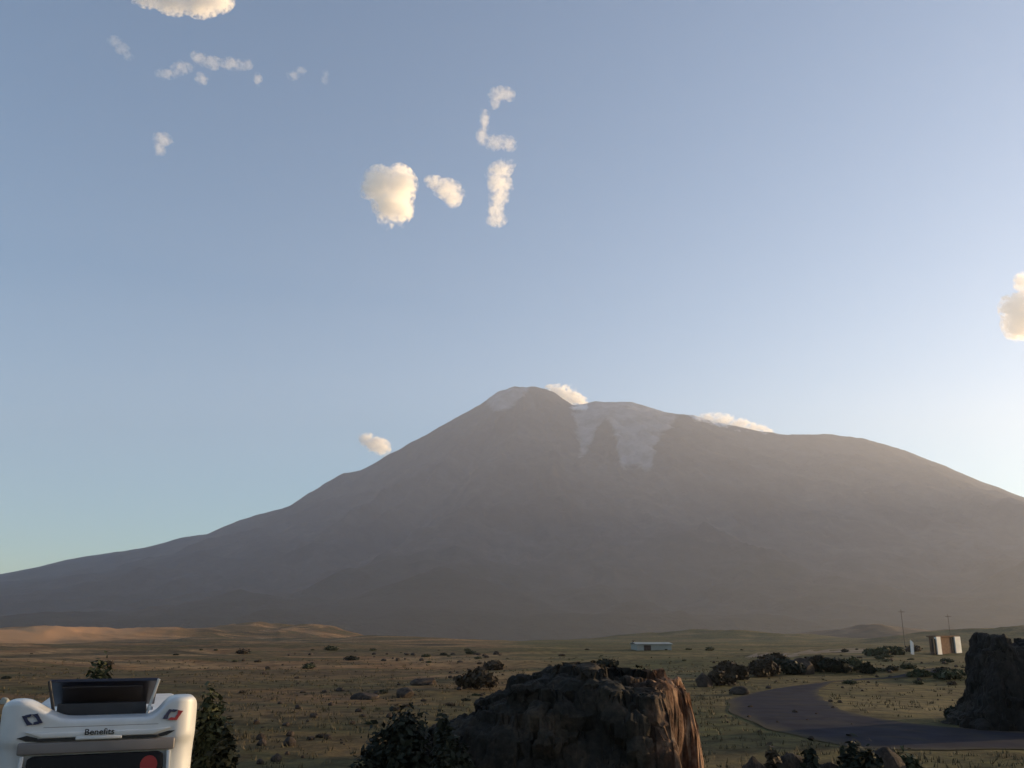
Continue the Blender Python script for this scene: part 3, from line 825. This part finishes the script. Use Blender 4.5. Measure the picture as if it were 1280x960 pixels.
# row of dark bushes and boulders beyond the road
rowspec = [
    (596, 862, 56, 26, 'leaf_brown', 'wide brown bush left of the rock outcrop on the plain'),
    (618, 838, 26, 10, 'leaf_brown', 'small brown bush behind the wide brown bush'),
    (900, 857, 40, 17, 'leaf_brown', 'brown bush just right of the rock outcrop above the road bend'),
    (928, 850, 24, 16, 'leaf_brown', 'small round brown bush left of the dark row above the road'),
    (955, 846, 46, 21, 'leaf_brown', 'widest brown bush at the middle of the row above the road'),
    (985, 843, 34, 19, 'leaf_dark', 'dark bush just left of the reddish boulder in the row'),
    (1044, 841, 36, 16, 'leaf_dark', 'low dark green bush right of the row, above the road'),
    (972, 839, 40, 19, 'leaf_brown', 'brown bush tucked behind the row above the road, left of the reddish boulder'),
    (1022, 839, 38, 18, 'leaf_brown', 'brown bush just right of the reddish boulder in the row'),
    (912, 846, 40, 18, 'leaf_brown', 'brown bush nearest the sunlit rock face, behind two others'),
    (1066, 838, 30, 13, 'leaf_olive', 'low olive bush at the right end of the dark row above the road'),
    (1085, 842, 14, 12, 'leaf_dark', 'tiny dark bush alone on the slope above the road'),
    (1112, 819, 34, 9, 'leaf_olive', 'flat olive bush left of the leaning white board'),
    (1098, 820, 30, 8, 'leaf_olive', 'flat olive bush at the right end of the pale dirt track'),
    (1190, 848, 40, 9, 'leaf_olive', 'flat olive bush on the slope below the hut'),
    (1150, 846, 30, 7, 'leaf_olive', 'small flat bush on the slope between the road and the hut'),
    (1225, 838, 26, 10, 'leaf_olive', 'olive bush left of the tall dark rock at the right edge'),
    (760, 834, 30, 8, 'leaf_dark', 'thin dark bush beyond the left crest of the rock outcrop'),
]
for i, (px, py, wp, hp, mt, lab) in enumerate(rowspec):
    place_shrub(px, py, wp, hp, mt, 400 + i * 3, lab, n=1800)

# ------------------------------------------------------------------ rocks
def rock_mesh(seed, sub=4):
    r = np.random.default_rng(seed)
    bm = bmesh.new(); bmesh.ops.create_icosphere(bm, subdivisions=sub, radius=1.0)
    V = np.array([v.co[:] for v in bm.verts])
    for k in range(11):
        d = r.normal(size=3); d /= np.linalg.norm(d); lim = 0.62 + 0.3 * r.random()
        s = V @ d; over = np.maximum(s - lim, 0)
        V = V - d[None, :] * over[:, None] * 0.92
    V = V * (1 + 0.13 * n3(V * 1.3, seed + 3)[:, None] + 0.04 * n3(V * 5, seed + 4)[:, None])
    for v, c in zip(bm.verts, V): v.co = c
    me = bpy.data.meshes.new('rock'); bm.to_mesh(me); bm.free()
    me.polygons.foreach_set('use_smooth', [True] * len(me.polygons)); me.set_sharp_from_angle(angle=R(32))
    me.materials.append(M['basalt'])
    return me
ROCKS = [rock_mesh(500 + 7 * i, 4) for i in range(6)]
def pale_rock():
    o = rock(on_ground(5, 880), 0.28, 0.28, 0.25, 'pale rounded rock at the left edge beside the camper roof', None, 2)
    o.data = o.data.copy(); o.data.materials[0] = M['sheet']
def rock(p, sx, sy, sz, label, group=None, i=0, name='boulder', cat='boulder', rz=0.0):
    o = bpy.data.objects.new(name, ROCKS[i % 6]); COL.objects.link(o)
    o.location = (p.x, p.y, p.z + sz * 0.35); o.scale = (sx, sy, sz); o.rotation_euler = (0, 0, rz)
    return tag(o, label, cat, group)
spec = [
    (1003, 843, 34, 23, 'tall reddish boulder in the dark row above the road'),
    (880, 858, 30, 20, 'dark boulder at the top of the lit rock face'),
    (925, 868, 26, 12, 'low dark boulder at the left edge of the road bend'),
    (532, 856, 40, 11, 'long low dark rock on the plain left of the wide brown bush'),
    (505, 872, 30, 14, 'dark rock left of and below the long low rock'),
    (455, 874, 34, 10, 'flat dark rock in the middle of the rocky slope'),
    (362, 932, 18, 12, 'reddish dark rock on the pale path in the rocky slope'),
]
for i, (px, py, wp, hp, lab) in enumerate(spec):
    p = on_ground(px, py); k = p.y / 1140.0
    rock(p, wp * k / 2, wp * k / 2 * 0.8, hp * k * 0.62, lab, None, i, rz=i * 1.3)
pale_rock()
for i, (px, py, wp, dy, lab) in enumerate([
    (944, 950, 44, 17.6, 'dark boulder at the bottom edge, leftmost of the low rocky mass below the road'),
    (990, 944, 52, 18.4, 'dark boulder between the small brownish bush and the next dark bush at the bottom edge'),
    (1040, 942, 54, 17.8, 'dark boulder left of the largest round bush at the bottom edge'),
    (1102, 941, 60, 17.9, 'dark boulder right of the largest round bush at the bottom edge')]):
    q = at_depth(px, py, dy); k_ = dy / 1180.0; g_ = gz1(q.x, dy); hh = q.z - g_
    rock(Vector((q.x, dy, g_)), wp * k_ / 2 * 1.3, wp * k_ / 2 * 1.2, hh / 1.25, lab, None, i + 1, rz=i * 1.1)
r = random.Random(9)
GR = 'small dark rocks scattered over the slope between camper and outcrop'
smalls = [(325, 925, 12), (327, 932, 14), (363, 920, 14), (388, 925, 12), (392, 897, 14), (358, 907, 10), (372, 886, 10), (414, 882, 11), (425, 864, 12), (378, 866, 8), (405, 866, 8),
          (487, 897, 12), (325, 955, 14), (345, 952, 16), (410, 924, 10), (320, 905, 9), (440, 905, 9), (470, 868, 10), (350, 880, 8), (448, 890, 9)]
for i in range(70):
    smalls.append((r.uniform(300, 640), 818 + 137 * r.random() ** 1.6, r.uniform(3, 9)))
for i, (px, py, wp) in enumerate(smalls):
    p = on_ground(px, py); k = p.y / 1140.0
    rock(p, wp * k / 2, wp * k / 2 * r.uniform(.6, 1), wp * k * r.uniform(.25, .45), 'small dark rock lying loose on the dry slope between camper and outcrop', GR, i, 'rock', 'rock', r.uniform(0, 6))
GR2 = 'small rocks beside the road'
for i in range(45):
    px = r.uniform(890, 1210); py = 822 + 110 * r.random() ** 1.3
    p = on_ground(px, py); k = p.y / 1140.0; wp = r.uniform(3, 8)
    rock(p, wp * k / 2, wp * k / 2 * .8, wp * k * .35, 'small dark rock lying loose near the winding road', GR2, i + 3, 'rock', 'rock', r.uniform(0, 6))

# low tussock shrubs over the plain (each its own thing, sharing four meshes)
TUS = []
for s in range(4):
    V, F = leaf_cloud(420, [(0, 0, .35, .75, .75, .45), (.45, .2, .3, .5, .5, .35), (-.4, -.2, .28, .5, .5, .3)], 0.13, 900 + s, 0.4)
    me = np_mesh('bush', V, F); me.materials.append(M[('leaf_olive', 'leaf_brown', 'leaf_olive', 'leaf_dark')[s]]); TUS.append(me)
def tussock(p, w, h, i, label, group):
    o = bpy.data.objects.new('bush', TUS[i % 4]); COL.objects.link(o)
    o.location = (p.x, p.y, p.z - 0.02); o.scale = (w, w, h); o.rotation_euler = (0, 0, i * 1.7)
    tag(o, label, 'bush', group)
for i in range(85):
    px = (r.uniform(0, 640), r.gauss(*r.choice([(560, 50), (330, 60), (480, 40), (60, 60)])))[i % 3 > 0]; py = 813 + 115 * r.random() ** 1.7
    p = on_ground(px, py); k = p.y / 1140.0; wp = 4 + 22 * r.random() ** 3
    tussock(p, wp * k / 2, wp * k * .35, i, 'low scrubby bush dotted over the plain in the left half', 'low bushes on the left plain')
for i in range(70):
    px = (r.uniform(640, 1240), r.gauss(*r.choice([(960, 55), (1060, 50), (720, 50), (1170, 40)])))[i % 3 > 0]; py = 812 + 46 * r.random() ** 1.2
    p = on_ground(px, py); k = p.y / 1140.0; wp = 5 + 24 * r.random() ** 2.2
    tussock(p, wp * k / 2, wp * k * .35, i + 1, 'low scrubby bush dotted over the plain in the right half', 'low bushes on the right plain')

# ------------------------------------------------------------------ dry grass
def grass():
    r = np.random.default_rng(31)
    n = 11000
    rad = 17 * np.exp(r.random(n) * math.log(150 / 17.0)); a = np.radians(r.uniform(-36, 36, n))
    x = rad * np.sin(a); y = rad * np.cos(a)
    keep = (fbm(x / 6.0, y / 6.0, 301, 4) + 0.35 * r.normal(size=n) > 0.0)
    # not on the road
    PXs, PYs = project(x, y, gz(x, y))
    ro = in_poly(PXs, PYs, [(1500, 958), (1280, 941), (1180, 941), (1090, 939), (1015, 928), (950, 910), (906, 889), (912, 870), (960, 860), (1060, 848), (1190, 838), (1240, 838), (1130, 847), (1052, 855), (1032, 862), (1035, 875), (1055, 886), (1095, 896), (1165, 906), (1280, 914), (1500, 928)])
    keep &= ~ro
    x = x[keep]; y = y[keep]; n = len(x)
    nb = 5
    x = np.repeat(x, nb) + r.normal(size=n * nb) * 0.09; y = np.repeat(y, nb) + r.normal(size=n * nb) * 0.09
    z = gz(x, y)
    hgt = 0.06 + 0.17 * r.random(n * nb) ** 1.5
    wd = 0.010 + 0.00045 * np.hypot(x, y)
    th = r.random(n * nb) * 6.28
    dx = np.cos(th) * wd; dy = np.sin(th) * wd
    lx = r.normal(size=n * nb) * 0.35 * hgt; ly = r.normal(size=n * nb) * 0.35 * hgt
    V = np.stack([np.stack([x - dx, y - dy, z - 0.02], -1), np.stack([x + dx, y + dy, z - 0.02], -1), np.stack([x + lx, y + ly, z + hgt], -1)], 1).reshape(-1, 3)
    o = link('grass', np_mesh('grass', V, np.arange(len(V)).reshape(-1, 3)), M['straw'])
    tag(o, 'dry straw coloured grass over the foreground slope', 'grass', kind='stuff')
grass()

# ------------------------------------------------------------------ hut, board, shed, poles
def hut():
    p = on_ground(1186, 817, 400)
    p.y = min(p.y, 185); p = Vector(((1186 - 640) * p.y / (ray(1186, 817)[1]), p.y, 0)); p.z = gz1(p.x, p.y) - 0.1
    k = p.y / 1150.0
    zt = at_depth(1184, 817, p.y).z
    p.z = min(p.z, zt)
    root = empty('hut', p, R(36)); tag(root, 'small brown and white hut with sunlit white ends on the far slope', 'hut')
    H = 20 * k + (zt - p.z); W = 56 * k
    # local x runs along the facade, facade normal is -y
    bm = bmesh.new(); bm_box(bm, 0, 0.75, H / 2, W * 0.94, 1.3, H); bm_obj('wall', bm, M['brick'], root)
    bm = bmesh.new(); bm_box(bm, -W * 0.40, 0.0, H / 2, W * 0.17, 0.5, H * 1.02, 0.02); bm_obj('pier', bm, M['plaster'], root)
    bm = bmesh.new(); bm_box(bm, W * 0.40, 0.0, H / 2, W * 0.24, 0.5, H * 1.02, 0.02); bm_obj('pier', bm, M['plaster'], root)
    bm = bmesh.new(); bm_box(bm, -W * 0.54, 0.12, H * .45, W * 0.1, 0.4, H * .9); bm_obj('shutter', bm, M['darkwood'], root)
    bm = bmesh.new(); bm_box(bm, W * 0.22, 0.05, H * .47, W * 0.1, 0.18, H * .94); bm_obj('door', bm, M['darkwood'], root)
    bm = bmesh.new(); bm_box(bm, 0, 0.75, H + 0.12, W * 1.0, 1.9, 0.22, 0.03); bm_obj('roof', bm, M['brick'], root)
    # board leaning to its left
    q = at_depth(1141, 817, p.y - 2); q.z = min(gz1(q.x, q.y), q.z) - 0.05
    bm = bmesh.new(); bm_box(bm, 0, 0, 0, 1.2, 0.08, 3.0, 0.01)
    bmesh.ops.transform(bm, matrix=Matrix.Rotation(R(28), 4, 'Y') @ Matrix.Rotation(R(-12), 4, 'X'), verts=bm.verts)
    bmesh.ops.translate(bm, vec=(0, 0, 1.3), verts=bm.verts)
    o = bm_obj('board', bm, M['plaster']); o.location = q; o.rotation_euler = (0, 0, R(38))
    tag(o, 'slanted white board leaning just left of the hut', 'board')
hut()
def shed():
    Y = min(on_ground(815, 813).y, 420.0)
    a = at_depth(796, 812, Y); b = at_depth(840, 812, Y); t_ = at_depth(818, 803.5, Y)
    z0 = min(gz1((a.x + b.x) / 2, Y), a.z) - 0.2
    root = empty('shed', ((a.x + b.x) / 2, Y, z0), R(6)); tag(root, 'long low pale shed at the foot of the mountain beyond the outcrop', 'shed')
    W = b.x - a.x; H = t_.z - z0
    bm = bmesh.new(); bm_box(bm, 0, 3, H * .42, W, 6, H * .84); bm_obj('wall', bm, M['sheet'], root)
    bm = bmesh.new(); n = 6
    pr = [(-3.3, H * .8), (0, H), (3.3, H * .8), (3.3, H * .8 + .1), (0, H + .12), (-3.3, H * .8 + .1)]
    bm_prism(bm, pr, -W / 2 - .3, W / 2 + .3); bmesh.ops.transform(bm, matrix=Matrix.Translation((0, 3, 0)) @ Matrix.Rotation(R(90), 4, 'Z'), verts=bm.verts)
    bm_obj('roof', bm, M['sheet'], root)
    bm = bmesh.new(); bm_box(bm, -W * .2, -0.03, H * .35, 1.6, .1, H * .7); bm_obj('door', bm, M['darkwood'], root)
shed()
def pole(px, ybase, ytop, Y, label, cross=True, rad=0.11):
    q = at_depth(px, ybase, Y); top = at_depth(px, ytop, Y).z
    z0 = min(gz1(q.x, Y), q.z)
    root = empty('utility_pole' if cross else 'post', (q.x, Y, z0)); tag(root, label, 'pole' if cross else 'post', 'utility poles' if cross else None)
    bm = bmesh.new(); bm_tube(bm, (0, 0, -0.4), (0, 0, top - z0), rad, rad * .7, 10); bm_obj('shaft', bm, M['greymetal'], root, True)
    if cross:
        bm = bmesh.new(); bm_box(bm, 0, -0.18, top - z0 - 0.7, 2.0, .12, .14, .01); bm_obj('crossarm', bm, M['greymetal'], root)
    else:
        bm = bmesh.new(); bm_box(bm, 0, 0, top - z0 + .05, rad * 2.6, rad * 2.6, .12, .02); bm_obj('cap', bm, M['greymetal'], root)
pole(1131, 806, 762, 290, 'utility pole left of the hut, in front of the brown mound')
pole(1189, 803, 768, 310, 'utility pole standing directly behind the hut')
pole(792, 813, 801, 300, 'short dark post at the left end of the pale shed', False, 0.35)

# ------------------------------------------------------------------ clouds
def cloud_mat(name, dens, scale, puffs):
    m = bpy.data.materials.new(name); m.use_nodes = True
    nt = m.node_tree; N, L = nt.nodes, nt.links
    N.remove(N['Principled BSDF'])
    v = N.new('ShaderNodeVolumePrincipled')
    v.inputs['Color'].default_value = (1.0, 0.99, 0.97, 1); v.inputs['Anisotropy'].default_value = 0.3
    tc = N.new('ShaderNodeTexCoord'); P = tc.outputs['Object']
    cur = None
    for (x, y, z, rx, ry, rz) in puffs:
        mp = N.new('ShaderNodeMapping'); mp.vector_type = 'TEXTURE'
        mp.inputs['Location'].default_value = (x, y, z); mp.inputs['Scale'].default_value = (rx, ry, rz)
        L.new(P, mp.inputs[0])
        ln = N.new('ShaderNodeVectorMath'); ln.operation = 'LENGTH'; L.new(mp.outputs[0], ln.inputs[0])
        sb = N.new('ShaderNodeMath'); sb.operation = 'SUBTRACT'; sb.inputs[0].default_value = 1.0; L.new(ln.outputs['Value'], sb.inputs[1])
        if cur is None: cur = sb.outputs[0]
        else:
            mx = N.new('ShaderNodeMath'); mx.operation = 'SMOOTH_MAX'; mx.inputs[2].default_value = 0.25
            L.new(cur, mx.inputs[0]); L.new(sb.outputs[0], mx.inputs[1]); cur = mx.outputs[0]
    no = noise(N, L, P, scale, 5, 0.62, 0.3)
    ad = N.new('ShaderNodeMath'); ad.operation = 'MULTIPLY_ADD'; L.new(no.outputs[0], ad.inputs[0]); ad.inputs[1].default_value = 3.4; L.new(cur, ad.inputs[2])
    mr = N.new('ShaderNodeMapRange'); mr.interpolation_type = 'SMOOTHSTEP'; L.new(ad.outputs[0], mr.inputs[0])
    mr.inputs[1].default_value = 1.72; mr.inputs[2].default_value = 2.7; mr.inputs[3].default_value = 0.0; mr.inputs[4].default_value = dens
    L.new(mr.outputs[0], v.inputs['Density'])
    L.new(v.outputs[0], N['Material Output'].inputs['Volume'])
    return m
def cloud(label, blobs, Y, dens, seed):
    # blobs: (px, py, rx_px, rz_px)
    c = at_depth(sum(b[0] for b in blobs) / len(blobs), sum(b[1] for b in blobs) / len(blobs), Y)
    k = Y / 1108.0
    bm = bmesh.new(); rs = np.random.default_rng(seed); puffs = []
    for px, py, rx, rz in blobs:
        q = at_depth(px, py, Y) - c
        puffs.append((q.x, q.y, q.z, rx * k * 1.45, 0.725 * (rx + rz) * k, rz * k * 1.45))
        ry = 0.5 * (rx + rz) * k
        for j in range(4):
            f = 0.7 + 0.35 * rs.random() if j else 1.25
            o = rs.normal(size=3) * 0.38 * (0 if j == 0 else 1)
            m4 = Matrix.Translation((q.x + o[0] * rx * k, q.y + o[1] * ry, q.z + o[2] * rz * k)) @ Matrix.Diagonal((rx * k * f, ry * f, rz * k * f, 1))
            bmesh.ops.create_icosphere(bm, subdivisions=3, radius=1.0, matrix=m4)
    me = bpy.data.meshes.new('cloud'); bm.to_mesh(me); bm.free()
    tmp = bpy.data.objects.new('tmp', me); COL.objects.link(tmp)
    md = tmp.modifiers.new('r', 'REMESH'); md.mode = 'VOXEL'; md.voxel_size = max(min(b[2] for b in blobs), 5) * k / 6.0
    dg = bpy.context.evaluated_depsgraph_get()
    m2 = bpy.data.meshes.new_from_object(tmp.evaluated_get(dg))
    bpy.data.objects.remove(tmp)
    n = len(m2.vertices)
    Vv = np.zeros(n * 3, np.float32); m2.vertices.foreach_get('co', Vv); Vv = Vv.reshape(-1, 3)
    Nn = np.zeros(n * 3, np.float32); m2.vertices.foreach_get('normal', Nn); Nn = Nn.reshape(-1, 3)
    s = 9 * k
    Vv = Vv + Nn * (n3(Vv / s, seed)[:, None] * 3.0 * k + n3(Vv / s * 3, seed + 1)[:, None] * 1.2 * k)
    m2.vertices.foreach_set('co', Vv.astype(np.float32).ravel()); m2.update()
    mt = cloud_mat('cloud vapour', 1.3 * dens / (10 * k), 1.0 / (6.5 * k), puffs)
    o = link('cloud', m2, mt); o.location = c
    tag(o, label, 'cloud', 'small evening clouds')
CD = 1.3
cloud('wide bright cloud cut off by the top edge of the sky', [(185, -2, 24, 9), (215, 2, 26, 14), (250, 4, 26, 16), (275, 0, 18, 16)], 5600, CD, 601)
cloud('small thin slanted cloud under the left end of the wide top cloud', [(143, 52, 9, 6), (152, 61, 10, 7), (160, 70, 7, 6)], 5800, CD * .14, 602)
cloud('wispy bent cloud below the wide top cloud', [(208, 92, 14, 5), (228, 84, 14, 6), (247, 72, 9, 9), (265, 78, 14, 8), (290, 80, 16, 7), (308, 82, 9, 6), (252, 98, 8, 8), (322, 98, 6, 8)], 6000, CD * .2, 603)
cloud('faint tiny cloud right of the wispy bent cloud', [(367, 94, 8, 6), (376, 88, 7, 5)], 6000, CD * .14, 604)
cloud('faintest tiny cloud, the farther one right of the wispy bent cloud', [(407, 92, 5, 6), (406, 100, 5, 6)], 6000, CD * .09, 605)
cloud('small round cloud alone low on the left', [(203, 174, 12, 8), (200, 186, 7, 9)], 6500, CD * .26, 606)
cloud('largest bright compact cloud left of the other puffs', [(475, 230, 20, 22), (500, 230, 20, 24), (488, 255, 22, 18), (466, 235, 14, 12), (505, 262, 12, 14)], 7000, CD * 1.3, 607)
cloud('tilted bright cloud between the compact cloud and the tall column cloud', [(542, 227, 12, 8), (558, 236, 16, 12), (566, 248, 12, 12)], 7000, CD * .7, 608)
cloud('small pale cloud at the top above the column cloud', [(625, 117, 14, 8), (634, 118, 10, 9), (619, 128, 6, 9)], 6500, CD * .26, 609)
cloud('wispy hooked cloud in the middle of the column', [(606, 150, 6, 14), (603, 170, 8, 12), (620, 178, 14, 9), (636, 180, 11, 9)], 6600, CD * .25, 610)
cloud('tall narrow column of cloud below the wispy hook', [(626, 212, 16, 9), (625, 230, 16, 14), (624, 248, 12, 10), (620, 262, 11, 10), (620, 275, 13, 8)], 7000, CD * .5, 611)
cloud('small cream cloud touching the left flank of the mountain', [(458, 548, 10, 6), (468, 554, 14, 8), (478, 560, 10, 8)], 19500, CD * 1.6, 612)
cloud('bright cream cloud cut off by the right edge', [(1278, 352, 10, 12), (1270, 385, 18, 18), (1280, 400, 24, 22), (1275, 412, 18, 12), (1300, 380, 22, 30)], 11000, CD * 1.3, 613)

cloud('glowing cream cloud behind the notch just right of the snowy summit', [(690, 489, 9, 8), (703, 493, 12, 9), (716, 499, 11, 8), (726, 502, 8, 6)], 14500, CD * 2.0, 614)
cloud('long thin glowing cloud lying along the right ridge of the mountain', [(884, 524, 12, 7), (902, 526, 14, 8), (922, 531, 14, 7), (942, 536, 12, 6), (958, 541, 10, 5)], 14500, CD * 1.2, 615)

# ------------------------------------------------------------------ haze
TOP = 3000.0
bm = bmesh.new()
bm_box(bm, 0, 0, (TOP - 90) / 2, 25800, 25800, TOP + 90)
hm = bpy.data.materials.new('haze'); hm.use_nodes = True
hn = hm.node_tree; hn.nodes.remove(hn.nodes['Principled BSDF'])
hv = hn.nodes.new('ShaderNodeVolumePrincipled')
hv.inputs['Color'].default_value = (0.82, 0.87, 1.0, 1)
hv.inputs['Density'].default_value = 5.5e-5
hv.inputs['Anisotropy'].default_value = 0.35
hn.links.new(hv.outputs[0], hn.nodes['Material Output'].inputs['Volume'])
hz = bm_obj('haze', bm, hm); tag(hz, 'pale evening haze in front of the mountain', 'haze', kind='stuff')
print('PEAK', peak, 'MAXH', h.max(), 'camper', camper.location)
